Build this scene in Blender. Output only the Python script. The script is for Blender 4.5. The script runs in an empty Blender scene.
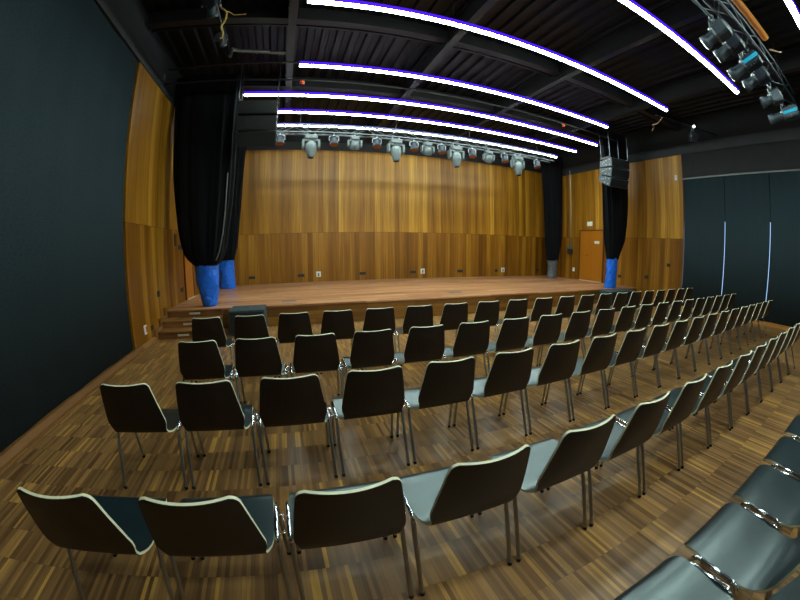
import bpy, math, random
from mathutils import Vector, Matrix
random.seed(7)
S = bpy.context.scene
COL = S.collection
PI = math.pi

# ------------------------------------------------------------------ materials
def srgb(r, g, b):
    f = lambda c: (c/255/12.92) if c/255 <= .04045 else ((c/255+.055)/1.055)**2.4
    return (f(r), f(g), f(b), 1)

class NT:
    def __init__(s, name):
        s.m = bpy.data.materials.new(name); s.m.use_nodes = True
        s.t = s.m.node_tree; s.t.nodes.clear()
        s.out = s.n('ShaderNodeOutputMaterial')
    def n(s, typ, **kw):
        nd = s.t.nodes.new(typ)
        for k, v in kw.items(): setattr(nd, k, v)
        return nd
    def l(s, a, b): s.t.links.new(a, b)
    def math(s, op, a, b=None):
        nd = s.n('ShaderNodeMath', operation=op)
        for i, v in enumerate((a, b)):
            if v is None: continue
            if isinstance(v, (int, float)): nd.inputs[i].default_value = v
            else: s.l(v, nd.inputs[i])
        return nd.outputs[0]
    def comb(s, x, y, z=0.0):
        nd = s.n('ShaderNodeCombineXYZ')
        for i, v in enumerate((x, y, z)):
            if isinstance(v, (int, float)): nd.inputs[i].default_value = v
            else: s.l(v, nd.inputs[i])
        return nd.outputs[0]
    def xyz(s):
        tc = s.n('ShaderNodeTexCoord'); sp = s.n('ShaderNodeSeparateXYZ')
        s.l(tc.outputs['Object'], sp.inputs[0]); return sp.outputs
    def white(s, vec):
        nd = s.n('ShaderNodeTexWhiteNoise', noise_dimensions='3D'); s.l(vec, nd.inputs[0]); return nd.outputs[0]
    def noise(s, vec=None, scale=5, detail=3, rough=.5):
        nd = s.n('ShaderNodeTexNoise'); nd.inputs['Scale'].default_value = scale
        nd.inputs['Detail'].default_value = detail; nd.inputs['Roughness'].default_value = rough
        if vec is not None: s.l(vec, nd.inputs['Vector'])
        else:
            tc = s.n('ShaderNodeTexCoord'); s.l(tc.outputs['Object'], nd.inputs['Vector'])
        return nd.outputs[0]
    def ramp(s, fac, stops):
        nd = s.n('ShaderNodeValToRGB'); e = nd.color_ramp.elements
        while len(e) < len(stops): e.new(.5)
        for el, (p, c) in zip(e, stops): el.position = p; el.color = c
        s.l(fac, nd.inputs[0]); return nd.outputs[0]
    def mix(s, fac, a, b, mode='MIX'):
        nd = s.n('ShaderNodeMix', data_type='RGBA', blend_type=mode)
        for sock, v in ((nd.inputs[0], fac), (nd.inputs[6], a), (nd.inputs[7], b)):
            if isinstance(v, (int, float)): sock.default_value = v
            elif isinstance(v, tuple): sock.default_value = v
            else: s.l(v, sock)
        return nd.outputs[2]
    def bsdf(s, color, rough=.5, metal=0, spec=.5, bump=None, bstr=.1, bdist=.01, coat=0, sheen=0, trans=0):
        b = s.n('ShaderNodeBsdfPrincipled')
        for key, v in (('Base Color', color), ('Roughness', rough), ('Metallic', metal), ('Specular IOR Level', spec),
                       ('Coat Weight', coat), ('Sheen Weight', sheen), ('Transmission Weight', trans)):
            sock = b.inputs[key]
            if isinstance(v, (int, float, tuple)): sock.default_value = v
            else: s.l(v, sock)
        if bump is not None:
            bp = s.n('ShaderNodeBump'); bp.inputs['Strength'].default_value = bstr; bp.inputs['Distance'].default_value = bdist
            s.l(bump, bp.inputs['Height']); s.l(bp.outputs[0], b.inputs['Normal'])
        s.l(b.outputs[0], s.out.inputs[0]); return s.m

def plain(name, rgb, rough=.5, metal=0, spec=.5, var=.12, scale=30, bstr=0.0, coat=0, sheen=0):
    t = NT(name); c = srgb(*rgb)
    nz = t.noise(None, scale, 3)
    lo = tuple(x*(1-var) for x in c[:3])+(1,); hi = tuple(min(1, x*(1+var)) for x in c[:3])+(1,)
    col = t.ramp(nz, [(.3, lo), (.7, hi)])
    return t.bsdf(col, rough, metal, spec, nz if bstr else None, bstr, .005, coat, sheen)

def emit(name, rgb, strength):
    t = NT(name); e = t.n('ShaderNodeEmission'); e.inputs[0].default_value = rgb+(1,); e.inputs[1].default_value = strength
    t.l(e.outputs[0], t.out.inputs[0]); return t.m

def parquet():
    t = NT('industrial_parquet'); x, y, z = t.xyz()
    row = t.math('FLOOR', t.math('DIVIDE', y, .262))
    ro = t.white(t.comb(row, 3.3, 7.1))
    xs = t.math('ADD', t.math('DIVIDE', x, .0235), t.math('MULTIPLY', ro, 17.0))
    strip = t.math('FLOOR', xs)
    w = t.white(t.comb(strip, row, 1.0))
    blk = t.white(t.comb(t.math('FLOOR', t.math('DIVIDE', xs, 8.0)), row, 5.0))
    fac = t.math('ADD', t.math('MULTIPLY', w, .70), t.math('MULTIPLY', blk, .26))
    grain = t.noise(t.comb(t.math('MULTIPLY', x, 90.0), t.math('MULTIPLY', y, 4.0), w), 1.0, 4)
    fac = t.math('ADD', fac, t.math('MULTIPLY', t.math('SUBTRACT', grain, .5), .35))
    col = t.ramp(fac, [(.08, srgb(94, 65, 38)), (.3, srgb(116, 84, 50)), (.52, srgb(135, 99, 59)), (.74, srgb(156, 115, 66)), (.95, srgb(200, 151, 72))])
    # dark joints between the strips and between the rows
    fx = t.math('FRACT', xs); fy = t.math('FRACT', t.math('DIVIDE', y, .262))
    jx = t.math('LESS_THAN', fx, .05); jy = t.math('LESS_THAN', fy, .008)
    j = t.math('MULTIPLY', t.math('MAXIMUM', jx, jy), .55)
    col = t.mix(j, col, srgb(60, 40, 26))
    big = t.noise(None, .9, 2)
    rough = t.math('ADD', .27, t.math('MULTIPLY', big, .16))
    return t.bsdf(col, rough, 0, .45, grain, .05, .002)

def veneer(name, stops, plank=.19, seam=True, rough=.42, spec=.4):
    t = NT(name); x, y, z = t.xyz()
    u = t.math('ADD', x, y)
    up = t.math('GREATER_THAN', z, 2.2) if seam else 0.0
    pl = t.math('FLOOR', t.math('DIVIDE', u, plank))
    w = t.white(t.comb(pl, up, 2.0))
    pl2 = t.math('FLOOR', t.math('DIVIDE', u, plank*4.7))
    w2 = t.white(t.comb(pl2, up, 9.0))
    zz = t.math('ADD', t.math('MULTIPLY', z, .5), t.math('MULTIPLY', up, 13.0))
    grain = t.noise(t.comb(t.math('MULTIPLY', u, 26.0), zz, w), 1.0, 5, .6)
    g2 = t.noise(t.comb(t.math('MULTIPLY', u, 5.0), t.math('MULTIPLY', zz, .5), w), 1.0, 3, .6)
    fac = t.math('ADD', t.math('MULTIPLY', w, .22), t.math('MULTIPLY', w2, .12))
    fac = t.math('ADD', fac, t.math('MULTIPLY', grain, .42))
    fac = t.math('ADD', fac, t.math('MULTIPLY', g2, .36))
    col = t.ramp(fac, stops)
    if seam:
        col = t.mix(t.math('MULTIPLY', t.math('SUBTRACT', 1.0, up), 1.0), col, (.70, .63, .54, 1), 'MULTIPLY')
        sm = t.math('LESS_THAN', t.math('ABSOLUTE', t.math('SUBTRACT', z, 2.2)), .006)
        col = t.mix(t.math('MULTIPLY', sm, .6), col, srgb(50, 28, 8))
    return t.bsdf(col, rough, 0, spec, grain, .04, .002)

def stage_wood(name, stops, along='x', w=.11, ln=1.7):
    t = NT(name); x, y, z = t.xyz()
    if along == 'x': a, b = x, t.math('ADD', y, z)
    else: a, b = y, t.math('ADD', x, z)
    row = t.math('FLOOR', t.math('DIVIDE', b, w))
    off = t.white(t.comb(row, 1.7, 0.0))
    seg = t.math('FLOOR', t.math('ADD', t.math('DIVIDE', a, ln), off))
    wn = t.white(t.comb(row, seg, 4.0))
    grain = t.noise(t.comb(t.math('MULTIPLY', a, 2.2), t.math('MULTIPLY', b, 40.0), wn), 1.0, 5, .6)
    fac = t.math('ADD', t.math('MULTIPLY', wn, .5), t.math('MULTIPLY', grain, .5))
    col = t.ramp(fac, stops)
    j = t.math('LESS_THAN', t.math('FRACT', t.math('DIVIDE', b, w)), .03)
    col = t.mix(t.math('MULTIPLY', j, .5), col, srgb(50, 30, 18))
    return t.bsdf(col, .36, 0, .45, grain, .04, .002)

def cloth(name, rgb, scale=220, rough=.95, sheen=.1, var=.25):
    t = NT(name); c = srgb(*rgb); x, y, z = t.xyz()
    nz = t.noise(t.comb(t.math('MULTIPLY', t.math('ADD', x, y), .35), t.math('MULTIPLY', z, 1.0)), scale, 2)
    col = t.ramp(nz, [(.3, tuple(v*(1-var) for v in c[:3])+(1,)), (.7, tuple(v*(1+var) for v in c[:3])+(1,))])
    return t.bsdf(col, rough, 0, .12, nz, .15, .003, 0, sheen)

def plastic_wrap(name, rgb):
    t = NT(name); c = srgb(*rgb)
    nz = t.noise(None, 9, 4, .65)
    col = t.ramp(nz, [(.25, tuple(v*.6 for v in c[:3])+(1,)), (.75, tuple(min(1, v*1.25) for v in c[:3])+(1,))])
    return t.bsdf(col, .3, 0, .5, nz, .9, .05)

M = {}
M['parquet'] = parquet()
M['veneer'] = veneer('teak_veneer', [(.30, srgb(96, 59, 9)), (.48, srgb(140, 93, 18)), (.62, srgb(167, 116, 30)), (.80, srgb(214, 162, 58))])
M['door_wood'] = veneer('orange_door_veneer', [(.15, srgb(152, 90, 13)), (.6, srgb(171, 105, 20)), (.95, srgb(187, 119, 30))], .6, False)
M['door_frame'] = plain('door_frame_wood', (98, 54, 14), .5, var=.2)
M['stage_top'] = stage_wood('stage_boards', [(.15, srgb(134, 88, 60)), (.5, srgb(172, 120, 84)), (.85, srgb(200, 152, 112))], 'x', .12, 1.6)
M['stage_front'] = stage_wood('stage_front_boards', [(.15, srgb(88, 56, 20)), (.5, srgb(120, 80, 30)), (.85, srgb(150, 104, 42))], 'x', .09, 1.1)
M['step_wood'] = stage_wood('step_boards', [(.15, srgb(98, 62, 30)), (.5, srgb(126, 84, 42)), (.85, srgb(150, 104, 54))], 'x', .3, 1.4)
M['skirting'] = stage_wood('skirting_wood', [(.15, srgb(104, 68, 32)), (.5, srgb(124, 84, 42)), (.85, srgb(144, 100, 52))], 'y', .5, 2.2)
M['skirting_light'] = stage_wood('light_skirting_wood', [(.15, srgb(150, 100, 48)), (.5, srgb(174, 120, 60)), (.85, srgb(192, 138, 74))], 'y', .5, 2.2)
for k_ in ('skirting', 'skirting_light', 'step_wood'):
    for nd in M[k_].node_tree.nodes:
        if nd.type == 'BSDF_PRINCIPLED': nd.inputs['Roughness'].default_value = .62; nd.inputs['Specular IOR Level'].default_value = .25
M['pale_plate'] = plain('pale_metal_plate', (205, 205, 190), .35, .3)
M['black_blind'] = cloth('black_blind_fabric', (47, 61, 68), 60, .85, .0, .16)
M['black_header'] = plain('black_header_paint', (24, 26, 32), .7, var=.2, scale=3)
M['grey_band'] = plain('dark_grey_band_paint', (48, 52, 58), .6, var=.12, scale=3)
M['ceil'] = plain('black_corrugated_deck', (9, 14, 23), .6, var=.2, scale=4)
M['beam'] = plain('dark_brown_steel_beam', (26, 24, 27), .6, var=.2, scale=5)
M['black_wall'] = plain('black_wall_paint', (26, 28, 32), .8, var=.15, scale=2)
M['velvet'] = cloth('black_stage_velvet', (13, 14, 18), 160, 1.0, .02, .3)
M['hem'] = plain('grey_hem_tape', (110, 114, 118), .7)
M['blue_wrap'] = plastic_wrap('blue_plastic_sheet', (10, 108, 244))
M['grey_wrap'] = plastic_wrap('grey_plastic_sheet', (96, 104, 112))
M['tape'] = plain('pale_tape', (120, 150, 200), .5)
M['spk'] = plain('black_speaker_paint', (24, 28, 30), .5, var=.2, scale=60, bstr=.2)
M['spk_side'] = plain('grey_speaker_side', (84, 96, 104), .5, var=.12, scale=40)
M['sub'] = plain('dark_teal_grey_speaker_paint', (44, 62, 68), .6, var=.12, scale=60)
M['grille'] = plain('black_perforated_grille', (18, 20, 22), .6, var=.5, scale=400)
M['steel'] = plain('bright_steel', (170, 176, 180), .3, 1.0, var=.08)
M['chrome'] = plain('chrome_tube', (205, 208, 214), .12, 1.0, var=.03)
M['leg_steel'] = plain('satin_chrome_leg', (168, 168, 168), .28, 1.0, var=.05)
M['alu'] = plain('truss_aluminium', (112, 118, 124), .35, 1.0, var=.1)
M['fixture'] = plain('grey_lamp_casing', (98, 108, 112), .45, .2, var=.12)
M['fixture_dark'] = plain('dark_lamp_casing', (36, 45, 58), .45, .3, var=.15)
M['fixture_mid'] = plain('mid_grey_lamp_casing', (70, 82, 92), .45, .3, var=.15)
M['fixture_black'] = plain('black_lamp_casing', (26, 29, 34), .5, var=.15)
M['alu_dark'] = plain('dark_truss_aluminium', (84, 90, 98), .4, 1.0, var=.1)  # darker tone of aluminium for the audience truss
M['lens_warm'] = plain('amber_lens', (150, 84, 48), .25, var=.2)
M['lens'] = plain('dark_glass_lens', (36, 44, 56), .08, var=.2)
M['cyan'] = plain('cyan_painted_strip', (0, 168, 205), .4)
M['orange'] = plain('orange_painted_pipe', (186, 110, 20), .5)
M['cable'] = plain('yellow_cable', (196, 160, 70), .6)
M['tan'] = plain('tan_cable', (150, 124, 92), .6)
M['pipe'] = plain('grey_conduit', (120, 122, 120), .45, .5)
M['white'] = plain('white_plastic', (225, 225, 222), .4, var=.03)
M['dark_plastic'] = plain('dark_plastic', (44, 42, 40), .5)
M['red'] = plain('red_plastic', (200, 70, 40), .5)
M['rubber'] = plain('black_rubber', (16, 15, 14), .8)
M['led_white'] = emit('led_tube_glow', (.84, 1.0, .90), 46.0)
M['fringe_violet'] = emit('violet_fringe_glow', (.06, .01, 1.0), 1.6)  # glow imitating the camera lens's violet colour fringe, not a coloured LED
M['lamp_spot'] = emit('lit_lamp', (.75, .85, 1), 6.0)
M['daylight'] = emit('daylight_window', (.35, .6, 1.0), 1.5)

def shell_front():
    t = NT('black_laminate')
    x, y, z = t.xyz()
    nz = t.noise(None, 6.5, 2)
    m_ = t.bsdf(srgb(14, 26, 31), .29, 0, .58, nz, .22, .012)
    return m_
M['shell'] = shell_front()
for nd in M['shell'].node_tree.nodes:
    if nd.type == 'BSDF_PRINCIPLED': nd.inputs['IOR'].default_value = 1.9; nd.inputs['Specular Tint'].default_value = (.78, .97, 1.0, 1)
def shell_back():
    t = NT('dark_wenge_laminate'); x, y, z = t.xyz()
    g = t.noise(t.comb(t.math('MULTIPLY', x, 60.0), t.math('MULTIPLY', y, 5.0), t.math('MULTIPLY', z, 5.0)), 1.0, 3)
    col = t.ramp(g, [(.3, srgb(30, 21, 15)), (.7, srgb(42, 30, 21))])
    return t.bsdf(col, .42, 0, .35, None)
M['shell_back'] = shell_back()
M['rim'] = plain('pale_birch_edge', (214, 214, 184), .5, var=.05)

# ------------------------------------------------------------------ mesh builder
class MB:
    def __init__(s): s.v = []; s.f = []; s.mi = []; s.sm = []
    def add(s, vs, fs, mi=0, smooth=False, T=None):
        o = len(s.v)
        for p in vs:
            p = Vector(p)
            s.v.append(T @ p if T is not None else p)
        for f in fs: s.f.append([o+i for i in f]); s.mi.append(mi); s.sm.append(smooth)
        return s
    def box(s, x0, x1, y0, y1, z0, z1, mi=0, T=None, bev=0.0):
        if bev <= 0:
            vs = [(x, y, z) for z in (z0, z1) for y in (y0, y1) for x in (x0, x1)]
            fs = [(0, 2, 3, 1), (4, 5, 7, 6), (0, 1, 5, 4), (1, 3, 7, 5), (3, 2, 6, 7), (2, 0, 4, 6)]
            return s.add(vs, fs, mi, False, T)
        b = bev; loops = []
        def ring(x0, x1, y0, y1, z): return [(x0+b, y0, z), (x1-b, y0, z), (x1, y0+b, z), (x1, y1-b, z), (x1-b, y1, z), (x0+b, y1, z), (x0, y1-b, z), (x0, y0+b, z)]
        vs = ring(x0+b, x1-b, y0+b, y1-b, z0)+ring(x0, x1, y0, y1, z0+b)+ring(x0, x1, y0, y1, z1-b)+ring(x0+b, x1-b, y0+b, y1-b, z1)
        fs = [tuple(range(7, -1, -1)), tuple(range(24, 32))]
        for k in range(3):
            for i in range(8):
                j = (i+1) % 8; fs.append((k*8+i, k*8+j, k*8+8+j, k*8+8+i))
        return s.add(vs, fs, mi, False, T)
    def tube(s, path, r, n=8, mi=0, T=None, cap=True, smooth=True):
        P = [Vector(p) for p in path]; rs = r if isinstance(r, (list, tuple)) else [r]*len(P)
        t0 = (P[1]-P[0]).normalized()
        up = Vector((0, 0, 1)) if abs(t0.z) < .9 else Vector((1, 0, 0))
        a = t0.cross(up).normalized(); vs = []; m = len(P)
        for i, p in enumerate(P):
            if i == 0: tg = P[1]-P[0]
            elif i == m-1: tg = P[-1]-P[-2]
            else: tg = (P[i+1]-P[i]).normalized()+(P[i]-P[i-1]).normalized()
            tg.normalize(); a = (a-tg*a.dot(tg)).normalized(); b = tg.cross(a)
            for k in range(n):
                q = 2*PI*k/n; vs.append(p+(a*math.cos(q)+b*math.sin(q))*rs[i])
        fs = []
        for i in range(m-1):
            for k in range(n):
                k2 = (k+1) % n; fs.append((i*n+k, i*n+k2, (i+1)*n+k2, (i+1)*n+k))
        s.add(vs, fs, mi, smooth, T)
        if cap: s.add(vs[:n], [tuple(range(n-1, -1, -1))], mi, False, T); s.add(vs[-n:], [tuple(range(n))], mi, False, T)
        return s
    def lathe(s, prof, n=16, mi=0, T=None):   # prof: (r, z) about the local Z axis
        vs = []; fs = []
        for r, z in prof:
            for k in range(n): vs.append((r*math.cos(2*PI*k/n), r*math.sin(2*PI*k/n), z))
        for i in range(len(prof)-1):
            for k in range(n):
                k2 = (k+1) % n; fs.append((i*n+k, i*n+k2, (i+1)*n+k2, (i+1)*n+k))
        s.add(vs, fs, mi, True, T)
        s.add(vs[:n], [tuple(range(n-1, -1, -1))], mi, False, T); s.add(vs[-n:], [tuple(range(n))], mi, False, T)
        return s
    def prism(s, poly, a0, a1, axis='x', mi=0, T=None):   # poly in the two other axes
        n = len(poly)
        def P(a, p): return {'x': (a, p[0], p[1]), 'y': (p[0], a, p[1]), 'z': (p[0], p[1], a)}[axis]
        vs = [P(a0, p) for p in poly]+[P(a1, p) for p in poly]
        fs = [tuple(range(n-1, -1, -1)), tuple(range(n, 2*n))]+[(i, (i+1) % n, n+(i+1) % n, n+i) for i in range(n)]
        return s.add(vs, fs, mi, False, T)
    def grid(s, rows, mi=0, closed=False, T=None, smooth=True):
        m = len(rows[0]); vs = [p for r in rows for p in r]; fs = []
        for i in range(len(rows)-1):
            for k in range(m if closed else m-1):
                k2 = (k+1) % m; fs.append((i*m+k, i*m+k2, (i+1)*m+k2, (i+1)*m+k))
        return s.add(vs, fs, mi, smooth, T)
    def mesh(s, name, mats):
        me = bpy.data.meshes.new(name); me.from_pydata([tuple(v) for v in s.v], [], s.f)
        for m in (mats if isinstance(mats, (list, tuple)) else [mats]): me.materials.append(m)
        me.polygons.foreach_set('material_index', s.mi); me.polygons.foreach_set('use_smooth', s.sm)
        me.update(); return me
    def build(s, name, mats, parent=None, loc=None):
        me = s.mesh(name, mats)
        bm = __import__('bmesh').new(); bm.from_mesh(me); __import__('bmesh').ops.recalc_face_normals(bm, faces=bm.faces); bm.to_mesh(me); bm.free()
        o = bpy.data.objects.new(name, me); COL.objects.link(o)
        if parent is not None: o.parent = parent
        if loc is not None: o.location = loc
        return o

def empty(name, loc=(0, 0, 0), rz=0):
    o = bpy.data.objects.new(name, None); COL.objects.link(o); o.location = loc; o.rotation_euler = (0, 0, rz); o.empty_display_size = .1
    return o
def tag(o, label, cat, group=None):
    o['label'] = label; o['category'] = cat
    if group: o['group'] = group
    return o
def struct(o): o['kind'] = 'structure'; return o
def copy_tree(o, parent=None):
    c = o.copy(); COL.objects.link(c)
    if parent is not None: c.parent = parent
    for ch in list(o.children): copy_tree(ch, c)
    return c
ORD = ['first', 'second', 'third', 'fourth', 'fifth', 'sixth', 'seventh', 'eighth', 'ninth', 'tenth']

# ------------------------------------------------------------------ camera (wide fisheye lens)
H = 1.59769337
R = Vector((0.9515070673429175, -0.3076079576327617, -0.0034125060412857865))
U = Vector((0.04816421796566366, 0.13800924170832704, 0.989259145679659))
F = Vector((0.30383302800096756, 0.9414514292325938, -0.1461324655635071))
cam = bpy.data.cameras.new('camera'); co = bpy.data.objects.new('camera', cam); COL.objects.link(co)
co.matrix_world = Matrix(((R.x, U.x, -F.x, 0), (R.y, U.y, -F.y, 0), (R.z, U.z, -F.z, H), (0, 0, 0, 1)))
cam.type = 'PANO'; cam.sensor_width = 36; cam.sensor_height = 27; cam.sensor_fit = 'HORIZONTAL'
pc = cam if hasattr(cam, 'panorama_type') else cam.cycles
pc.panorama_type = 'FISHEYE_LENS_POLYNOMIAL'; pc.fisheye_fov = PI
for k, v in zip(range(5), (0, 0.06292359379880293, 3.421353400960243e-05, -4.751126436330922e-06, -1.9061688432067415e-07)):
    setattr(pc, 'fisheye_polynomial_k%d' % k, -v)
cam.clip_start = .01; cam.clip_end = 100
S.camera = co

# ------------------------------------------------------------------ room shell
XL, XR, YB, YF, ZC = -2.8, 11.25, 12.65, -4.0, 6.05
YS, ZS = 7.54, .445                     # stage front edge and stage level
WT_SIDE, WT_BACK = 4.95, 5.22           # tops of the wood panelling
struct(MB().box(XL-.3, XR+.3, YF-.3, YB+.3, -.2, 0).build('floor', M['parquet']))
# corrugated ceiling deck with trapezoid ribs running towards the stage
poly = []; x = XL-.3
while x < XR+.3:
    poly += [(x, ZC), (x+.12, ZC), (x+.15, ZC+.06), (x+.27, ZC+.06)]; x += .3
poly += [(x, ZC), (x, ZC+.3), (XL-.3, ZC+.3)]
struct(MB().prism(poly, YF-.3, YB+.3, 'y').build('ceiling', M['ceil']))
def wall(name, x0, x1, y0, y1, zsplit):
    m = MB()
    for (z0, z1, mi) in zsplit: m.box(x0, x1, y0, y1, z0, z1, mi)
    return struct(m.build(name, [M['veneer'], M['grey_band'], M['black_wall'], M['black_header']]))
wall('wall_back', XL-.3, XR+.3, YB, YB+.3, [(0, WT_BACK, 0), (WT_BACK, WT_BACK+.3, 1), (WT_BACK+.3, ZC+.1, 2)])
wall('wall_front', XL-.3, XR+.3, YF-.3, YF, [(0, ZC+.1, 2)])
# left wall: black-clad towards the audience, wood beside the stage, a dark grey bulkhead above
m = MB()
m.box(XL-.3, XL-.06, YF, 5.78, 0, 5.04, 2)
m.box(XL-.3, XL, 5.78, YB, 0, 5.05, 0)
m.box(XL-.3, XL+.02, YF, YB, 5.05, 5.95, 1)
m.box(XL-.3, XL, YF, YB, 5.95, ZC+.1, 2)
struct(m.build('wall_left', [M['veneer'], M['grey_band'], M['black_wall'], M['black_header']]))
# right wall with the window openings behind the blinds
BL = [5.655-1.44*i for i in range(7)]
m = MB()
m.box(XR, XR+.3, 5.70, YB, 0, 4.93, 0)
m.box(XR-.02, XR+.3, YF, YB, 4.93, 5.24, 1)
m.box(XR, XR+.3, YF, YB, 5.24, ZC+.1, 2)
m.box(XR+.0, XR+.3, YF, 5.70, 4.15, 4.93, 3)
m.box(XR+.06, XR+.3, YF, 5.70, 2.76, 4.15, 2)
m.box(XR+.06, XR+.3, YF, 5.70, 0, .60, 2)
struct(m.build('wall_right', [M['veneer'], M['grey_band'], M['black_wall'], M['black_header']]))
w = struct(MB().box(XR+.16, XR+.2, YF, 5.70, .60, 2.76).build('window_1', M['daylight']))
m = MB()
for y in [5.66-1.44*i-1.47*0 for i in range(7)]: m.box(XR+.19, XR+.215, y-.76, y-.70, .6, 2.76)
m.build('window_frame', M['black_header'], w)
# skirtings
m = MB(); m.prism([(XL-.06, 0), (XL+.065, 0), (XL+.065, .03), (XL+.02, .085), (XL-.06, .085)], YF, 6.715, 'y')
struct(m.build('baseboard_left', M['skirting']))
m = MB(); m.box(XR-.2, XR+.06, YF, 5.72, 0, .085)
struct(m.build('baseboard_right', M['skirting_light']))
# grey frame line and rail between header and blinds
struct(MB().box(XR-.05, XR+.02, YF, 5.68, 4.095, 4.13).build('trim_1', M['pipe']))
struct(MB().box(XR-.02, XR+.05, 5.685, 5.705, .0, 4.93).build('trim_2', M['door_frame']))
# ceiling joists (towards the stage) and cross beams
n = 3
for x in (-.11, 2.84, 5.72, 8.6):
    m = MB(); z0 = 5.6
    m.box(x-.075, x+.075, YF, YB, z0, z0+.03); m.box(x-.02, x+.02, YF, YB, z0+.03, ZC+.02); m.box(x-.075, x+.075, YF, YB, ZC-.04, ZC+.02)
    struct(m.build('trim_%d' % n, M['beam'])); n += 1
for y in (1.8, 5.72, 8.6):
    m = MB(); z0 = 5.74
    m.box(XL, XR, y-.09, y+.09, z0, z0+.03); m.box(XL, XR, y-.02, y+.02, z0+.03, ZC); m.box(XL, XR, y+.25, y+.3, z0+.08, ZC)
    struct(m.build('trim_%d' % n, M['beam'])); n += 1

# black roller blinds on the right wall
for i, y in enumerate(BL[:6]):
    y1, y0 = y, y-1.42
    b = empty('roller_blind', (XR-.015, (y0+y1)/2, 0))
    L = (y1-y0)/2
    m = MB(); rows = []
    for k in range(25):
        yy = -L+2*L*k/24; q = .004*math.sin(k*1.1+i)
        rows.append([(q-.006, yy, .07), (q-.006, yy, 4.09), (q+.006, yy, 4.09), (q+.006, yy, .07)])
    m.grid(rows, 0, True); m.build('blind_fabric', M['black_blind'], b)
    MB().box(-.016, .016, -L, L, .05, .085).build('bottom_bar', M['black_header'], b)
    where = ['beside the wood panelling at the stage end', 'second from the wood panelling', 'third from the wood panelling',
             'fourth from the wood panelling', 'fifth from the wood panelling', 'sixth from the wood panelling'][i]
    tag(b, 'black floor-length roller blind on the right wall, '+where, 'blind', 'black blinds on the right wall')

# black blackout cloth covering the left wall
m = MB(); rows = []
N = 160
for k in range(N+1):
    yy = YF+(5.76-YF)*k/N
    q = .006*math.sin(yy*5.1)+.004*math.sin(yy*11.3+1)
    rows.append([(XL-.03+q, yy, .09), (XL-.03+q, yy, 5.045), (XL-.045+q, yy, 5.045), (XL-.045+q, yy, .09)])
m.grid(rows, 0, True)
tag(m.build('blackout_curtain', M['black_blind']), 'tall flat black blackout cloth covering the left wall', 'curtain')

# ------------------------------------------------------------------ stage
st = empty('stage_platform', (4.2, YS, 0)); LX, RX = XL-4.2, XR-4.2
def at(o, m, name, mat):   # build in world coordinates, then attach under an unrotated empty
    ob = m.build(name, mat, o); ob.location = -o.location; return ob
at(st, MB().box(XL+.005, XR-.005, YS+.03, YB-.005, 0, ZS-.03), 'platform_body', M['stage_front'])
at(st, MB().box(XL+.005, XR-.005, YS-.02, YB-.005, ZS-.035, ZS), 'deck', M['stage_top'])
at(st, MB().box(XL+1.3, XR-.005, YS, YS+.03, 0, ZS-.035), 'front_panel', M['stage_front'])
tag(st, 'wide low wooden stage with reddish board deck across the far end', 'stage')
for i, (x, y, w, d) in enumerate(((-.04, 8.08, .34, .24), (4.17, 8.25, .36, .24))):
    o = MB().box(-w/2, w/2, -d/2, d/2, 0, .006, bev=.002).build('floor_plate', M['pipe'], None, (x, y, ZS))
    tag(o, 'pale metal floor box lid set in the stage deck, '+('left one near the wrapped curtains' if i == 0 else 'right one near the centre'), 'floor plate', 'floor box lids on the stage')

sp = empty('stage_steps', (-2.1, 7.2, 0))
for k in range(3):
    z1 = .15*(k+1)-(.006 if k == 2 else 0); y0 = (6.79, 7.11, 7.475)[k]
    o = at(sp, MB().box(XL+.07, -1.50, y0+.012, YS-.021, .15*k, z1-.03).box(XL+.07, -1.50, y0-.008, YS-.021, z1-.03, z1), 'step', M['step_wood'])
    lx = (-2.20, -2.16, -2.11)[k]
    sl = MB().box(lx-.12, lx+.12, y0+.002, y0+.014, .15*k+.05, .15*k+.095, bev=.004).build('step_light', M['pale_plate'], o)
# wall string beside the steps
at(sp, MB().prism([(6.72, 0), (6.72, .215), (7.04, .215), (7.04, .365), (7.40, .365), (7.40, .53), (YS-.021, .53), (YS-.021, 0)], XL+.001, XL+.06, 'x'), 'wall_string', M['skirting'])
tag(sp, 'three wooden steps with pale plates going up to the stage at left', 'steps')

# doors
def door(name, x, side, y0, y1, z0, z1, sgn):
    fr = MB(); a, b = (x, x+sgn*.025)
    lo, hi = min(a, b), max(a, b)
    d = MB().box(lo, hi, y0, y1, z0+.02, z1).build(name, M['door_wood']); struct(d)
    f = MB(); c, e = min(x, x+sgn*.04), max(x, x+sgn*.04)
    f.box(c, e, y0-.05, y0, z0, z1+.05); f.box(c, e, y1, y1+.05, z0, z1+.05); f.box(c, e, y0, y1, z1, z1+.05)
    f.build('door_frame', M['door_frame'], d)
    MB().box(min(x, x+sgn*.07), max(x, x+sgn*.07), y0, y1, z0, z0+.02).build('threshold', M['pale_plate'], d)
    return d
d1 = door('door_1', XR, 'right', 9.24, 10.48, ZS, 2.46, -1)
h = MB(); h.tube([(XR-.03, 10.05, 1.5), (XR-.08, 10.05, 1.5), (XR-.08, 9.93, 1.5)], .012, 8); h.build('door_handle', M['steel'], d1)
d2 = door('door_2', XL, 'left', 9.20, 9.95, ZS, 2.46, 1)
h = MB(); h.tube([(XL+.03, 9.88, 1.5), (XL+.08, 9.88, 1.5), (XL+.08, 9.76, 1.5)], .012, 8); h.build('door_handle', M['steel'], d2)
# signs at the right door
o = MB().box(XR-.03, XR-.001, 9.80, 10.1, 2.66, 2.84, bev=.004).build('emergency_sign', M['white']); tag(o, 'white rectangular sign on the wood panelling above the orange door', 'sign')
o = MB().box(XR-.034, XR-.026, 9.42, 9.68, 1.95, 2.06, bev=.002).build('door_notice', M['white']); tag(o, 'small white notice stuck on the orange door', 'notice')

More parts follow.
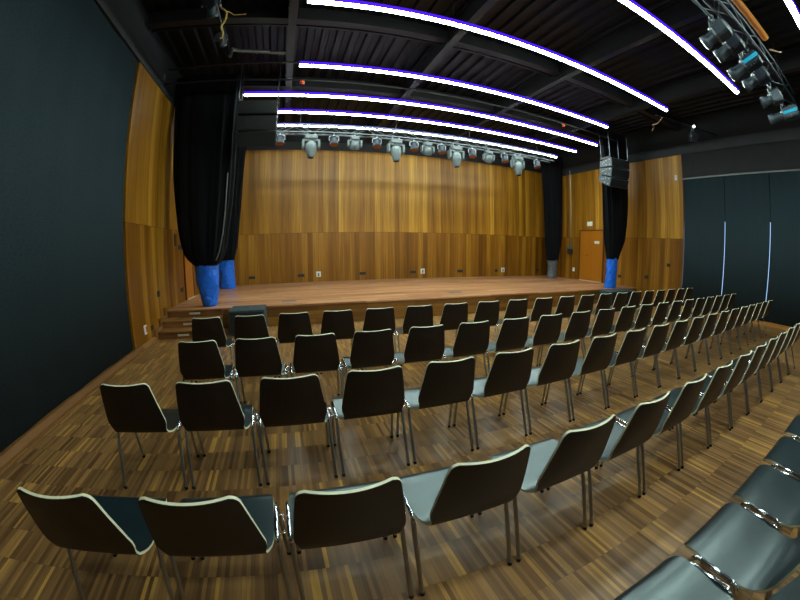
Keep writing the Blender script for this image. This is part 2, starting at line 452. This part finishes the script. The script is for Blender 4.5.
# wall fittings
def plate_y(name, x, z, w, hgt, mat, label, cat, group=None):
    o = MB().box(-w/2, w/2, -.02, 0, -hgt/2, hgt/2, bev=.005).build(name, mat, None, (x, YB, z)); tag(o, label, cat, group); return o
def plate_x(name, x, y, z, w, hgt, mat, label, cat, group=None):
    s = 1 if x < 0 else -1
    o = MB().box(min(0, s*.02), max(0, s*.02), -w/2, w/2, -hgt/2, hgt/2, bev=.005).build(name, mat, None, (x, y, z)); tag(o, label, cat, group); return o
bd = [(-1.366, 'just right of the left curtains'), (.40, 'second from the left'), (2.65, 'third from the left'), (4.6, 'fourth from the left'), (6.63, 'fifth from the left'), (8.38, 'sixth from the left'), (10.67, 'beside the right rear curtain')]
for x, s in bd:
    plate_y('cable_outlet', x, .69, .24 if x < 8 else .14, .1, M['dark_plastic'], 'small dark outlet low on the back wall, '+s, 'outlet', 'dark outlets on the back wall')
for i, x in enumerate((1.03, 5.0, 8.72)):
    o = plate_y('wall_socket', x, .715, .17, .19, M['white'], 'small white socket low on the back wall, '+('leftmost', 'middle', 'rightmost')[i]+' of three', 'socket', 'white sockets on the back wall')
    MB().box(-.03, .03, -.026, -.018, -.07, .05).build('socket_face', M['pipe'], o)
o = plate_x('wall_socket', XL, 6.3, .31, .11, .17, M['white'], 'white and red socket low on the left wood wall before the steps', 'socket')
MB().box(.018, .026, .0, .05, -.05, .06).build('socket_face', M['red'], o)
plate_x('cable_outlet', XL, 6.655, .275, .1, .09, M['dark_plastic'], 'dark outlet low on the left wall next to the white socket', 'outlet')
plate_x('cable_outlet', XL, 7.19, .86, .12, .12, M['dark_plastic'], 'dark round-cornered outlet on left wood wall above the steps', 'outlet')
plate_x('cable_outlet', XL, 8.9, .75, .22, .11, M['dark_plastic'], 'dark outlet low on left wall just before the orange door strip', 'outlet')
plate_x('light_switch', XL, 8.53, 1.97, .16, .28, M['dark_plastic'], 'dark upright switch plate beside the left front curtain', 'switch')
plate_x('key_switch', XL, 8.93, 1.8, .34, .1, M['fixture_dark'], 'flat dark grey wall switch just below the upright switch plate', 'switch')
plate_x('cable_outlet', XR, 8.36, .78, .16, .11, M['dark_plastic'], 'dark outlet right of the right blue-wrapped curtain', 'outlet')
plate_x('cable_outlet', XR, 7.13, .86, .16, .11, M['dark_plastic'], 'dark outlet in the middle of the right wood wall', 'outlet')
plate_x('cable_outlet', XR, 6.24, 1.33, .14, .11, M['dark_plastic'], 'dark outlet on right wood wall nearest the blinds', 'outlet')
plate_x('wall_sensor', XR, 5.95, 4.19, .1, .17, M['white'], 'small white sensor high on right wood wall near the blinds', 'sensor')
plate_x('wall_sensor', XL+.02, 7.03, 5.36, .12, .14, M['pipe'], 'small grey sensor on the left bulkhead above the wood panel', 'sensor')
# conduit with junction box on the right wall
cd = empty('wall_conduit', (XR-.03, 11.05, 0))
MB().tube([(0, 0, 1.75), (0, 0, 5.1)], .018, 8).build('pipe', M['steel'], cd)
MB().box(-.1, .03, -.12, .12, 1.5, 1.72, bev=.01).build('junction_box', M['dark_plastic'], cd)
MB().box(-.07, .03, -.1, .1, 1.72, 1.86, bev=.01).build('box_cover', M['pipe'], cd)
tag(cd, 'thin steel conduit down the right wall to a dark junction box', 'conduit')
plate_x('wall_socket', XR, 10.85, .85, .13, .16, M['white'], 'white socket on the right wall below the conduit box', 'socket')

# ------------------------------------------------------------------ stage curtains tied up in plastic
def lerp_tab(tab, z):
    for (z0, a), (z1, b) in zip(tab, tab[1:]):
        if z0 <= z <= z1:
            t = (z-z0)/(z1-z0); return [p+(q-p)*t for p, q in zip(a, b)]
    return list(tab[0][1] if z < tab[0][0] else tab[-1][1])
def curtain(name, y, tab, zwrap, ztop, wrapmat, wtab, label, hem=None, nf=11, seed=0):
    """tab: z -> (left x, right x, depth) of the hanging cloth; wtab the same for the plastic wrapped foot"""
    rnd = random.Random(seed); cx = sum(wtab[0][1][:2])/2
    e = empty(name, (cx, y, ZS))
    ph = rnd.random()*6
    def ring(z, tb, amp, N=120):
        xl, xr, d = lerp_tab(tb, z); out = []
        for k in range(N):
            a = 2*PI*k/N
            c, s = math.cos(a), math.sin(a)
            r = 1+amp*(math.sin(nf*a*1+ph)+.5*math.sin((nf*2+3)*a+ph*2+z*.4))
            sq = .75
            X = math.copysign(abs(c)**sq, c); Y = math.copysign(abs(s)**sq, s)
            out.append(((xl+xr)/2+(xr-xl)/2*X*(r*.5+.5)-cx, d/2*Y*r, z-ZS))
        return out
    zs = []; z = zwrap-.02
    while z < ztop: zs.append(z); z += .07
    zs.append(ztop)
    m = MB(); rows = [ring(z, tab, .10*min(1, .25+(z-zwrap)/.8)) for z in zs]
    m.grid(rows, 0, True); m.add(rows[-1], [tuple(range(120))]); m.add(rows[0], [tuple(range(119, -1, -1))])
    m.build('cloth', M['velvet'], e)
    # plastic wrapped foot with wrinkles
    m = MB(); rows = []; K = 26; N = 48; z1 = zwrap+.06
    for i in range(K+1):
        z = ZS+.002+(z1-ZS)*i/K; xl, xr, d = lerp_tab(wtab, z); row = []
        for k in range(N):
            a = 2*PI*k/N
            r = 1+.035*math.sin(3*a+z*9+ph)+.03*math.sin(7*a-z*17)+.02*rnd.uniform(-1, 1)
            if i == 0: r *= .93
            row.append(((xl+xr)/2-cx+(xr-xl)/2*math.cos(a)*r, d/2*math.sin(a)*r, z-ZS))
        rows.append(row)
    m.grid(rows, 0, True); m.add(rows[0], [tuple(range(N-1, -1, -1))]); m.add(rows[-1], [tuple(range(N))])
    m.build('plastic_wrap', wrapmat, e)
    if hem:
        m = MB(); m.tube([(a-cx, b-y, c-ZS) for a, b, c in hem], .014, 6); m.build('hem_tape', M['hem'], e)
    tag(e, label, 'curtain', 'black stage curtains tied up with plastic')
    return e
curtain('stage_curtain', 7.98, [(1.2, (-2.1, -1.65, .45)), (1.36, (-2.14, -1.61, .52)), (1.45, (-2.27, -1.52, .66)), (1.6, (-2.36, -1.46, .76)), (1.85, (-2.42, -1.41, .8)), (2.16, (-2.47, -1.37, .8)), (2.76, (-2.54, -1.29, .75)), (3.3, (-2.6, -1.26, .7)), (5.7, (-2.74, -1.24, .5))],
        1.36, 5.72, M['blue_wrap'], [(.445, (-2.02, -1.70, .36)), (.6, (-2.06, -1.67, .42)), (.95, (-2.13, -1.62, .5)), (1.4, (-2.17, -1.6, .52))],
        'black stage curtain gathered into blue plastic, at front left corner of the stage',
        hem=[(-1.33, 7.62, 3.3), (-1.36, 7.585, 2.5), (-1.42, 7.58, 2.0), (-1.5, 7.6, 1.65), (-1.6, 7.67, 1.45)], seed=1)
curtain('stage_curtain', 11.7, [(1.2, (-2.3, -1.86, .4)), (1.38, (-2.36, -1.82, .5)), (1.8, (-2.42, -1.72, .65)), (3, (-2.5, -1.6, .6)), (5.6, (-2.6, -1.46, .45))],
        1.38, 5.72, M['blue_wrap'], [(.445, (-2.34, -1.80, .45)), (.9, (-2.33, -1.84, .42)), (1.5, (-2.36, -1.83, .45))],
        'black stage curtain with blue plastic foot, behind the front left curtain', seed=2)
curtain('stage_curtain', 7.78, [(1.3, (9.78, 10.22, .3)), (1.45, (9.77, 10.24, .36)), (2.05, (9.66, 10.5, .5)), (2.7, (9.61, 10.62, .52)), (3.4, (9.58, 10.7, .5)), (5.6, (9.54, 10.85, .4))],
        1.43, 5.72, M['blue_wrap'], [(.445, (9.72, 10.2, .36)), (.9, (9.75, 10.2, .34)), (1.5, (9.77, 10.24, .36))],
        'black stage curtain gathered into blue plastic, at the right front of the stage', seed=3)
curtain('stage_curtain', 11.45, [(1.1, (10.26, 10.76, .34)), (1.22, (10.25, 10.78, .4)), (2.05, (10.17, 10.87, .52)), (3, (10.11, 10.93, .5)), (5.3, (10.02, 11.05, .42))],
        1.21, 5.72, M['grey_wrap'], [(.445, (10.29, 10.75, .36)), (.9, (10.30, 10.75, .34)), (1.3, (10.27, 10.78, .38))],
        'black stage curtain with grey plastic foot, at the right rear of the stage', seed=4)

# ------------------------------------------------------------------ hanging loudspeakers and subwoofers
def line_array(cx, y, label, sidemat, group):
    e = empty('line_array_speaker', (cx, y, 4.73))
    w = .41; z = 0.0; tilt = 0.0; yo = 0.0
    for k in range(3):
        T = Matrix.Translation((0, yo, z)) @ Matrix.Rotation(tilt, 4, 'X')
        m = MB()
        m.prism([(-.24, 0), (.34, -.045), (.34, -.255), (-.24, -.30)], -w, w, 'x', 0, T)
        for sx in (-1, 1):
            for (yy, zz) in ((-.15, -.06), (-.15, -.23), (.02, -.08), (.02, -.22), (.2, -.15), (.12, -.12)):
                m.lathe([(.018, -.012), (.018, .012)], 10, 1, T @ Matrix.Translation((sx*w, yy, zz)) @ Matrix.Rotation(PI/2, 4, 'Y'))
        c = m.build('cabinet', [sidemat, M['pale_plate'] if sidemat is M['spk_side'] else M['grille']], e)
        g = MB().box(-w+.02, w-.02, -.252, -.238, -.285, -.015, 0, T); g.build('grille', M['grille'], c)
        yo += .035*k; z -= .303; tilt += math.radians(11)
    m = MB()
    for sx in (-1, 1): m.box(sx*w-.02, sx*w+.02, -.2, .3, .0, .06)
    m.box(-w, w, -.02, .02, .02, .06); m.build('rigging_frame', M['fixture_black'], e)
    for sx in (-1, 1):
        for yy in (-.18, .26):
            c = MB(); c.tube([(sx*w, yy, .05), (sx*w+.0, yy, .9)], .012, 6); c.build('chain', M['alu'], e)
    tag(e, label, 'loudspeaker', group); return e
line_array(-.71, 7.35, 'black line array loudspeaker on chains beside the left front curtain', M['spk'], 'hanging loudspeakers')
la = line_array(9.22, 7.0, 'line array loudspeaker with grey spotted side, before the right front curtain', M['spk_side'], 'hanging loudspeakers')
la.location.z = 4.50; la.scale = (.95, .95, .9); la.rotation_euler.z = math.radians(-9)
def subwoofer(x0, x1, y0, y1, h, label):
    cx, cy = (x0+x1)/2, (y0+y1)/2; e = empty('subwoofer', (cx, cy, 0)); a, b = (x1-x0)/2, (y1-y0)/2
    MB().box(-a, a, -b, b, .015, h, bev=.012).build('cabinet', M['sub'], e)
    MB().box(-a+.03, a-.03, -b-.012, -b+.002, .05, h-.04).build('grille', M['grille'], e)
    MB().lathe([(.028, h-.001), (.028, h+.006), (.016, h+.007)], 14).build('pole_mount', M['dark_plastic'], e)
    for sx in (-1, 1):
        for sy in (-1, 1): MB().box(sx*(a-.06)-.03, sx*(a-.06)+.03, sy*(b-.06)-.03, sy*(b-.06)+.03, 0, .016).build('foot', M['rubber'], e)
    tag(e, label, 'subwoofer', 'subwoofers before the stage')
subwoofer(-1.25, -.53, 6.82, 7.47, .49, 'dark teal-grey subwoofer box on the floor beside the stage steps')
subwoofer(9.0, 10.35, 6.95, 7.48, .44, 'dark teal-grey subwoofer box at right before the stage, under blue-wrapped curtain')

# ------------------------------------------------------------------ LED strip lights
def rib(x): return XL-.3+.3*round((x-XL+.3-.06)/.3)+.06
def light_strip(x0, x1, y, z, label, hang=True):
    cx = (x0+x1)/2; L = (x1-x0)/2; e = empty('light_strip', (cx, y, z))
    MB().box(-L-.01, L+.01, -.04, .06, .035, .11).build('housing', M['fixture_black'], e)
    m = MB(); n = 7; prof = [(-.045+.1*i/n, .034-.035*math.sin(PI*i/n)) for i in range(n+1)]
    m.prism(prof, -L, L, 'x'); m.build('diffuser', M['led_white'], e)
    MB().box(-L, L, -.058, -.041, .03, .088).build('violet_fringe', M['fringe_violet'], e)  # added glowing edge standing in for violet lens fringing, no real fixture part
    k = 5
    for i in range(k):
        xx = -L*.92+2*L*.92*i/(k-1)
        xx = rib(cx+xx)-cx
        MB().tube([(xx, .01, .11), (xx, .01, ZC-z)], .004, 5).build('suspension_wire', M['fixture_black'], e)
    tag(e, label, 'light', 'LED strip lights under the ceiling')
ZL = 5.2
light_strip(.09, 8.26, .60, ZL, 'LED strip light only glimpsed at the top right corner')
light_strip(.09, 8.26, -1.34, ZL, 'unseen LED strip light added above the rows behind the camera, nearer one')  # unseen, continues the ceiling series; added to light the foreground floor
light_strip(.09, 8.26, -3.28, ZL, 'unseen LED strip light added above the back of the hall, behind the nearer one')  # second unseen strip, likewise added for light on the near floor
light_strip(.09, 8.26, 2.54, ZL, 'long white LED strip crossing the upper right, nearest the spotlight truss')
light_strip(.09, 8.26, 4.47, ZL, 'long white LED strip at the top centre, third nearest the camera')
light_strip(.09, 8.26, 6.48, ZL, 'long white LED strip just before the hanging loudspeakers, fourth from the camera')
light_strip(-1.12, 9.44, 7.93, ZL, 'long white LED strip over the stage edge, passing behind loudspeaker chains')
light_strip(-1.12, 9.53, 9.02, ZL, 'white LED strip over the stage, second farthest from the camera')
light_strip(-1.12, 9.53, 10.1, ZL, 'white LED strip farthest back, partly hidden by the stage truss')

# ------------------------------------------------------------------ pipes and trusses under the ceiling
def pipe(name, pts, r, mat, label, cat='pipe'):
    o = MB().tube(pts, r, 8).build(name, mat); return tag(o, label, cat)
pipe('ceiling_pipe', [(-2.78, 7.12, 5.22), (9.6, 7.12, 5.22)], .022, M['beam'], 'thin long pipe across the ceiling that carries the loudspeaker chains')
for i, x in enumerate((.18, 7.09)):
    o = MB().lathe([(.02, .03), (.05, .02), (.05, -.03), (.03, -.05)], 12).build('smoke_detector', M['red'], None, (x, 7.12, 5.17))
    tag(o, 'small reddish detector hanging under the ceiling pipe, '+('left' if i == 0 else 'right')+' one', 'detector', 'detectors on the ceiling pipe')
pipe('ventilation_pipe', [(-1.2, 6.1, 5.2), (-1.2, 6.2, 5.42), (-1.06, 6.3, 5.44), (-.2, 6.4, 5.44)], .035, M['pipe'], 'short grey bent pipe under the ceiling near the left beam')
pipe('ceiling_rail', [(-2.75, 7.2, 5.6), (-.3, 6.95, 5.55), (9, 6.95, 5.55)], .02, M['beam'], 'dark batten crossing under the ceiling behind the fourth LED strip')

def truss(name, p0, p1, wdt, hgt, label, mat, seg=.5):
    p0, p1 = Vector(p0), Vector(p1); L = (p1-p0).length; e = empty(name, p0); d = (p1-p0).normalized()
    e.rotation_euler = (0, 0, math.atan2(d.y, d.x))
    offs = [(-wdt/2, 0), (wdt/2, 0), (-wdt/2, hgt), (wdt/2, hgt)]
    for a, b in offs: MB().tube([(0, a, b), (L, a, b)], .02, 8).build('chord', mat, e)
    m = MB(); k = int(L/seg)
    for (a, b), (c, dd) in (((-wdt/2, 0), (wdt/2, 0)), ((-wdt/2, hgt), (wdt/2, hgt)), ((-wdt/2, 0), (-wdt/2, hgt)), ((wdt/2, 0), (wdt/2, hgt))):
        for i in range(k):
            x0, x1 = L*i/k, L*(i+1)/k
            q = ((a, b), (c, dd)) if i % 2 == 0 else ((c, dd), (a, b))
            m.tube([(x0, q[0][0], q[0][1]), (x1, q[1][0], q[1][1])], .009, 5)
    m.build('bracing', mat, e)
    for t in (.08, .36, .64, .92):
        xx = rib(p0.x+L*t)-p0.x
        MB().tube([(xx, 0, hgt), (xx, 0, ZC-p0.z-.001)], .01, 5).build('hoist_cable', M['fixture_black'], e)
    tag(e, label, 'truss'); return e
truss('stage_truss', (-.42, 9.5, 4.80), (8.75, 9.5, 4.80), .24, .22, 'aluminium lighting truss over the stage carrying lamps and moving heads', M['alu'])
truss('lighting_truss', (.4, 1.46, 4.86), (8.6, 1.46, 4.86), .26, .24, 'aluminium lighting truss over the audience seats at the upper right', M['alu_dark'])

def rot_to(d):   # rotation taking local -Z to direction d
    d = Vector(d).normalized(); return (-d).to_track_quat('Z', 'Y').to_matrix().to_4x4()
def hook(m, T, h):
    m.box(-.02, .02, -.035, .035, -.02, .02, 0, T @ Matrix.Translation((0, 0, -.04)))
    m.tube([(0, -.03, -.02), (0, -.035, .03), (0, 0, .055), (0, .035, .03), (0, .03, -.01)], .009, 6, 0, T)
def moving_head(x, y, z, label):
    e = empty('moving_head', (x, y, z)); I = Matrix.Identity(4)
    for sx in (-.1, .1):
        m = MB(); hook(m, Matrix.Translation((sx, 0, 0)), 0); m.build('clamp', M['steel'], e)
    m = MB(); m.box(-.17, .17, -.13, .13, -.2, -.055, bev=.03); m.build('base', M['fixture'], e)
    m = MB()
    for sx in (-1, 1): m.prism([(-.09, -.2), (.09, -.2), (.075, -.42), (.03, -.47), (-.03, -.47), (-.075, -.42)], sx*.215-.03, sx*.215+.03, 'x')
    m.box(-.23, .23, -.08, .08, -.24, -.195); m.build('yoke', M['fixture'], e)
    T = Matrix.Translation((0, 0, -.42)) @ Matrix.Rotation(math.radians(-8), 4, 'X')
    hd = MB().lathe([(.10, .17), (.15, .12), (.165, .02), (.155, -.08), (.115, -.17), (.105, -.27), (.085, -.30)], 18, 0, T).build('head', M['fixture'], e)
    MB().lathe([(.082, -.301), (.06, -.312), (.01, -.318)], 16, 0, T).build('lens', M['lens'], hd)
    tag(e, label, 'moving light', 'moving heads on the stage truss')
def wash_head(x, y, z, label):
    e = empty('wash_light', (x, y, z))
    m = MB(); hook(m, Matrix.Identity(4), 0); m.build('clamp', M['steel'], e)
    MB().box(-.12, .12, -.11, .11, -.17, -.05, bev=.025).build('base', M['fixture'], e)
    m = MB()
    for sx in (-1, 1): m.prism([(-.07, -.17), (.07, -.17), (.06, -.33), (0, -.37), (-.06, -.33)], sx*.18-.022, sx*.18+.022, 'x')
    m.box(-.19, .19, -.06, .06, -.2, -.165); m.build('yoke', M['fixture'], e)
    T = Matrix.Translation((0, 0, -.30)) @ Matrix.Rotation(math.radians(38), 4, 'X')
    hd = MB().lathe([(.07, .12), (.125, .07), (.145, -.03), (.14, -.1)], 18, 0, T).build('head', M['fixture'], e)
    MB().lathe([(.12, -.101), (.10, -.11), (.02, -.112)], 16, 0, T).build('lens', M['lens'], hd)
    tag(e, label, 'stage light', 'wash lights on the stage truss')
def par_can(x, y, z, label):
    e = empty('par_can', (x, y, z))
    m = MB(); hook(m, Matrix.Identity(4), 0); m.build('clamp', M['steel'], e)
    m = MB(); m.tube([(-.13, 0, -.2), (-.13, 0, -.09), (-.1, 0, -.065), (.1, 0, -.065), (.13, 0, -.09), (.13, 0, -.2)], .012, 6); m.build('yoke', M['steel'], e)
    T = Matrix.Translation((0, 0, -.19)) @ Matrix.Rotation(math.radians(-14), 4, 'X')
    c = MB().lathe([(.06, .12), (.10, .09), (.11, -.02), (.115, -.12), (.125, -.125), (.125, -.14)], 16, 0, T).build('can', M['fixture_dark'], e)
    MB().lathe([(.112, -.141), (.09, -.15), (.01, -.154)], 14, 0, T).build('lens', M['lens_warm'], c)
    tag(e, label, 'stage light', 'par cans on the stage truss')
FX = [-.28, .565, 1.19, 1.77, 2.4, 2.956, 3.51, 3.93, 4.39, 4.863, 5.43, 6.03, 6.65, 7.18, 8.02]
kinds = 'pmpwpmpwpmpwpmp'; cnt = {'m': 0, 'p': 0, 'w': 0}
for i, k in enumerate(kinds):
    x = FX[i]; s = ORD[cnt[k]]+' from the left'; cnt[k] += 1
    if k == 'm': moving_head(x, 9.5, 4.80, 'large grey moving head hanging from the stage truss, '+s)
    elif k == 'w': wash_head(x, 9.5, 4.80, 'medium grey wash light hanging from the stage truss, '+s)
    else: par_can(x, 9.5, 4.80, 'small par lamp with amber lens on the stage truss, '+s)

def profile_spot(x, y, z, aim, length, label, strip=False, mat='fixture_dark', name='profile_spotlight', group='spotlights on the audience truss'):
    e = empty(name, (x, y, z))
    m = MB(); hook(m, Matrix.Identity(4), 0); m.tube([(0, 0, -.05), (0, 0, -.1)], .015, 6); m.build('clamp', M['steel'], e)
    Rm = rot_to(aim); T = Matrix.Translation((0, 0, -.27)) @ Rm
    m = MB(); sx = .15
    m.tube([(-sx, 0, -.27), (-sx, 0, -.13), (-sx+.03, 0, -.1), (sx-.03, 0, -.1), (sx, 0, -.13), (sx, 0, -.27)], .014, 6); m.build('yoke', M['fixture'], e)
    l = length
    b = MB().box(-.115, .115, -.115, .115, -.02, l*.5, 0, T, bev=.035)
    for q in range(4): b.box(-.122, .122, -.122, .122, l*.14+q*l*.08, l*.17+q*l*.08, 0, T)
    hs = b.build('housing', M[mat], e)
    tb = MB().lathe([(.085, 0), (.085, -l*.32), (.105, -l*.33), (.105, -l*.5), (.098, -l*.5)], 16, 0, T).build('lens_tube', M['fixture_mid' if mat != 'fixture_black' else mat], e)
    MB().lathe([(.096, -l*.5), (.06, -l*.51), (.01, -l*.515)], 14, 0, T).build('lens', M['lens'], tb)
    if strip: MB().box(-.03, .03, .116, .126, .0, l*.48, 0, T).box(-.127, -.116, -.03, .03, .0, l*.48, 0, T).build('cyan_strip', M['cyan'], hs)
    MB().tube([(.05, 0, -.06), (.12, -.1, -.16), (.09, -.2, -.3), tuple(T @ Vector((0, 0, l*.5)))], .009, 6).build('power_lead', M['fixture_black'], e)
    for sx in (-1, 1):
        MB().lathe([(.02, 0), (.03, .01), (.03, .03), (.015, .035)], 10, 0, Matrix.Translation((sx*.155, 0, -.27)) @ Matrix.Rotation(sx*PI/2, 4, 'Y')).build('tilt_knob', M['steel'], e)
    tag(e, label, 'spotlight', group); return e
aim = (-.12, .9, -.42)
profile_spot(4.8, 1.6, 4.86, (-.1, .9, -.4), .44, 'dark grey spotlight uppermost on the audience truss at upper right', False, 'fixture_mid')
profile_spot(5.25, 1.6, 4.86, aim, .46, 'dark blue-grey spotlight, second down the audience truss', False)
profile_spot(5.9, 1.6, 4.86, aim, .58, 'dark spotlight with cyan strip, third down the audience truss', True, 'fixture_dark')
profile_spot(6.45, 1.6, 4.86, aim, .48, 'grey spotlight with pale round lens tube, fourth down the audience truss', False, 'fixture_dark')
profile_spot(7.4, 1.6, 4.86, (-.3, .9, -.3), .42, 'small steel-grey spotlight, second lowest on the audience truss', False, 'fixture_mid')
profile_spot(8.35, 1.6, 4.86, (-.1, .95, -.2), .66, 'grey spotlight with cyan strip, lowest on the audience truss', True, 'fixture_mid')
pipe('orange_pipe', [(2.5, 1.36, 5.45), (6.75, 1.33, 5.45)], .07, M['orange'], 'thick orange pipe beside the audience lighting truss')
pipe('bracket_arm', [(6.75, 1.3, 5.2), (6.95, 1.15, 5.2)], .015, M['tan'], 'short tan bracket arm beside the end of the orange pipe')
# left ceiling lamps on a short pipe
o = pipe('lamp_pipe', [(-1.15, 3.3, 5.0), (-1.15, 5.3, 5.0)], .02, M['fixture_black'], 'short black pipe holding the two small spotlights above the left curtain')
e = profile_spot(-1.15, 4.05, 4.98, (.1, .8, -.55), .42, 'dark small spotlight on the short pipe, nearer the camera', False, 'fixture_dark', group='spotlights on the short left pipe'); e.scale = (.7, .7, .7)
e = profile_spot(-1.15, 4.95, 4.98, (.25, .8, -.5), .4, 'dark small spotlight on the short pipe, nearer the stage', False, 'fixture_mid', group='spotlights on the short left pipe'); e.scale = (.55, .55, .55)
pipe('power_cable', [(-1.1, 4.3, 4.99), (-1.079, 4.3, 4.944), (-1.03, 4.3, 4.91), (-.986, 4.3, 4.869), (-.984, 4.3, 4.765), (-1.0, 4.3, 4.69), (-1.031, 4.3, 4.615), (-.99, 4.3, 4.514), (-.992, 4.3, 4.433), (-1.02, 4.3, 4.43)], .014, M['cable'], 'curly yellow power cable hanging beside the small spotlights of the short pipe', 'cable')
pipe('cable_stub', [(-.97, 4.3, 4.88), (-.9, 4.4, 4.886), (-.739, 4.4, 4.902)], .006, M['cable'], 'thin straight yellow cable sticking out of the curly yellow cable', 'cable')
# small lamps near the right wall
o = pipe('lamp_pipe', [(8.6, 5.0, 5.33), (11.2, 4.32, 5.33)], .022, M['fixture_black'], 'black pipe under the ceiling holding a small lit lamp at right')
o = profile_spot(10.05, 4.62, 5.28, (-.75, -.6, -.3), .4, 'small black lamp with a lit spot, hanging near the right wall', False, 'fixture_black', group='small lamps at right')
MB().lathe([(.035, -.03), (.04, 0), (.02, .03)], 10, 0, Matrix.Translation((-.02, -.06, .05))).build('indicator_lamp', M['lamp_spot'], o)
pipe('cable_stub', [(8.414, 4.716, 5.12), (8.56, 4.901, 5.1), (8.60, 5.0, 5.08), (8.662, 5.161, 5.1), (8.85, 5.25, 5.1), (8.927, 5.367, 5.05)], .016, M['tan'], 'bent tan cable end hanging by the right end of the third LED strip', 'cable')

# ------------------------------------------------------------------ chairs
# profile of the shell along its side edge: (y, z, half width, how far the middle sits behind the edge)
BACK = [(.0, .840, .150, .030), (.0015, .836, .166, .030), (.004, .828, .176, .030), (.008, .815, .183, .030), (.014, .79, .188, .030), (.026, .735, .197, .029), (.042, .67, .207, .028), (.058, .60, .217, .026), (.070, .555, .223, .022), (.0765, .525, .221, .018), (.082, .50, .213, .013), (.091, .475, .207, .008), (.107, .452, .207, .004)]
SEAT = [(.107, .452, .207, .004), (.128, .439, .213, .002), (.155, .431, .224, .0), (.19, .428, .232, -.001), (.25, .430, .236, -.002), (.32, .437, .237, -.003), (.39, .446, .237, -.002), (.44, .450, .237, 0), (.47, .449, .235, 0), (.495, .442, .229, 0), (.512, .430, .219, 0), (.522, .416, .202, 0)]
NU = 12; TH = .012
def shell_mesh(prof, name, full):
    n = len(prof); C = [(p[0], p[1]) for p in prof]
    i0 = full.index(prof[0]); top = []; bot = []
    for i, (y, z, w, sag) in enumerate(prof):
        j = i0+i; a = full[max(j-1, 0)]; b = full[min(j+1, len(full)-1)]
        t = Vector((b[0]-a[0], b[1]-a[1])).normalized(); nr = Vector((-t.y, t.x))   # points to the sitter's side
        if nr.y < -.01 and nr.x < 0: nr = -nr
        ra, rb = [], []
        for k in range(NU+1):
            u = -1+2*k/NU; s = sag*(1-u*u)
            ra.append((u*w, y-s*abs(nr.x), z-s*abs(nr.y)*.4)); rb.append((u*w, y-s*abs(nr.x)-nr.x*TH, z-s*abs(nr.y)*.4-nr.y*TH))
        top.append(ra); bot.append(rb)
    m = MB(); m.grid(top, 0); m.grid(bot, 1)
    for k in (0, NU): m.grid([[top[i][k], bot[i][k]] for i in range(n)], 2)
    for i in ((0,) if prof is BACK else (n-1,)): m.grid([[top[i][k], bot[i][k]] for k in range(NU+1)], 2)
    return m
FULL = BACK+SEAT[1:]
def make_chair():
    e = empty('stacking_chair')
    shell_mesh(BACK, 'backrest', FULL).build('backrest', [M['shell'], M['shell_back'], M['rim']], e)
    shell_mesh(SEAT, 'seat', FULL).build('seat', [M['shell'], M['shell_back'], M['rim']], e)
    r = .0112
    for sx in (-1, 1):
        x = sx*.2475
        MB().tube([(x, .196, .392), (x, .201, .410), (x, .213, .425), (x, .235, .432), (x, .405, .438), (x, .43, .432), (x, .444, .415), (x, .448, .400)], r, 8).build('side_rail', M['chrome'], e)
        for (a, b) in (((.196, .392), (.045, .012)), ((.448, .400), (.487, .012))):
            l = MB().tube([(x, a[0], a[1]), (x, b[0], b[1])], r, 8).build('leg', M['leg_steel'], e)
            MB().tube([(x, b[0]-.001, .0), (x, b[0], .022)], .0125, 8).build('rubber_foot', M['rubber'], l)
    for y, z in ((.24, .404), (.405, .417)):
        MB().tube([(-.2475, y, .428), (-.235, y, z+.01), (-.215, y, z), (.215, y, z), (.235, y, z+.01), (.2475, y, .428)], .008, 6).build('cross_bar', M['chrome'], e)
    m = MB(); m.tube([(.256, .235, .42), (.280, .235, .42), (.280, .35, .423), (.256, .35, .423)], .0055, 6)
    m.build('linking_bracket', M['chrome'], e)
    return e
proto = make_chair(); first = [True]
def place(x, y, label, group, link=True):
    if first[0]: c = proto; first[0] = False
    else: c = copy_tree(proto)
    c.location = (x, y, 0); c.rotation_euler = (0, 0, 0)
    tag(c, label, 'chair', group)
    if not link:
        for ch in list(c.children):
            if ch.name.startswith('linking_bracket'): bpy.data.objects.remove(ch)
    return c
rows = [('A', -1.0728, 4.2917, .5502, .0092, 20, 'in the row nearest the stage'),
        ('B', -.8936, 3.1283, .5483, .0055, 20, 'in the second row from the stage'),
        ('C', -1.1443, 2.0767, .5500, .0060, 20, 'in the third row from the stage'),
        ('D', -.9726, .9638, .5513, .0002, 15, 'in the fourth row from the stage')]
for rn, x0, y0, p, a, n, txt in rows:
    for i in range(n):
        if i < 10: s = ORD[i]+' from left '
        elif rn == 'D': s = {10: 'eleventh', 11: 'twelfth', 12: 'thirteenth', 13: 'fourteenth', 14: 'fifteenth'}[i]+' from left '
        else: s = (ORD[n-1-i]+' from right end ')
        place(x0+p*i, y0+a*i, 'dark plywood chair, '+s+txt, 'chairs '+txt, i < n-1)
en = ['at the bottom edge, its seat cut by the picture', 'showing its whole seat, second up from the bottom edge', 'third up from the bottom edge', 'fourth up from the bottom edge', 'fifth up from the bottom edge']
for k in range(5):
    place(1.055+.5505*k, -.135, 'black glossy chair at lower right, '+en[k], 'chairs in the lower right row', k < 4)

# ------------------------------------------------------------------ world and view
wd = bpy.data.worlds.new('world'); S.world = wd; wd.use_nodes = True
bg = wd.node_tree.nodes['Background']; bg.inputs[0].default_value = (.02, .025, .035, 1); bg.inputs[1].default_value = .2
S.view_settings.view_transform = 'Standard'; S.view_settings.look = 'None'; S.view_settings.gamma = 1
S.view_settings.use_curve_mapping = False; S.view_settings.exposure = 0
S.cycles.use_denoising = True
S.cycles.max_bounces = 8
S.cycles.use_adaptive_sampling = False
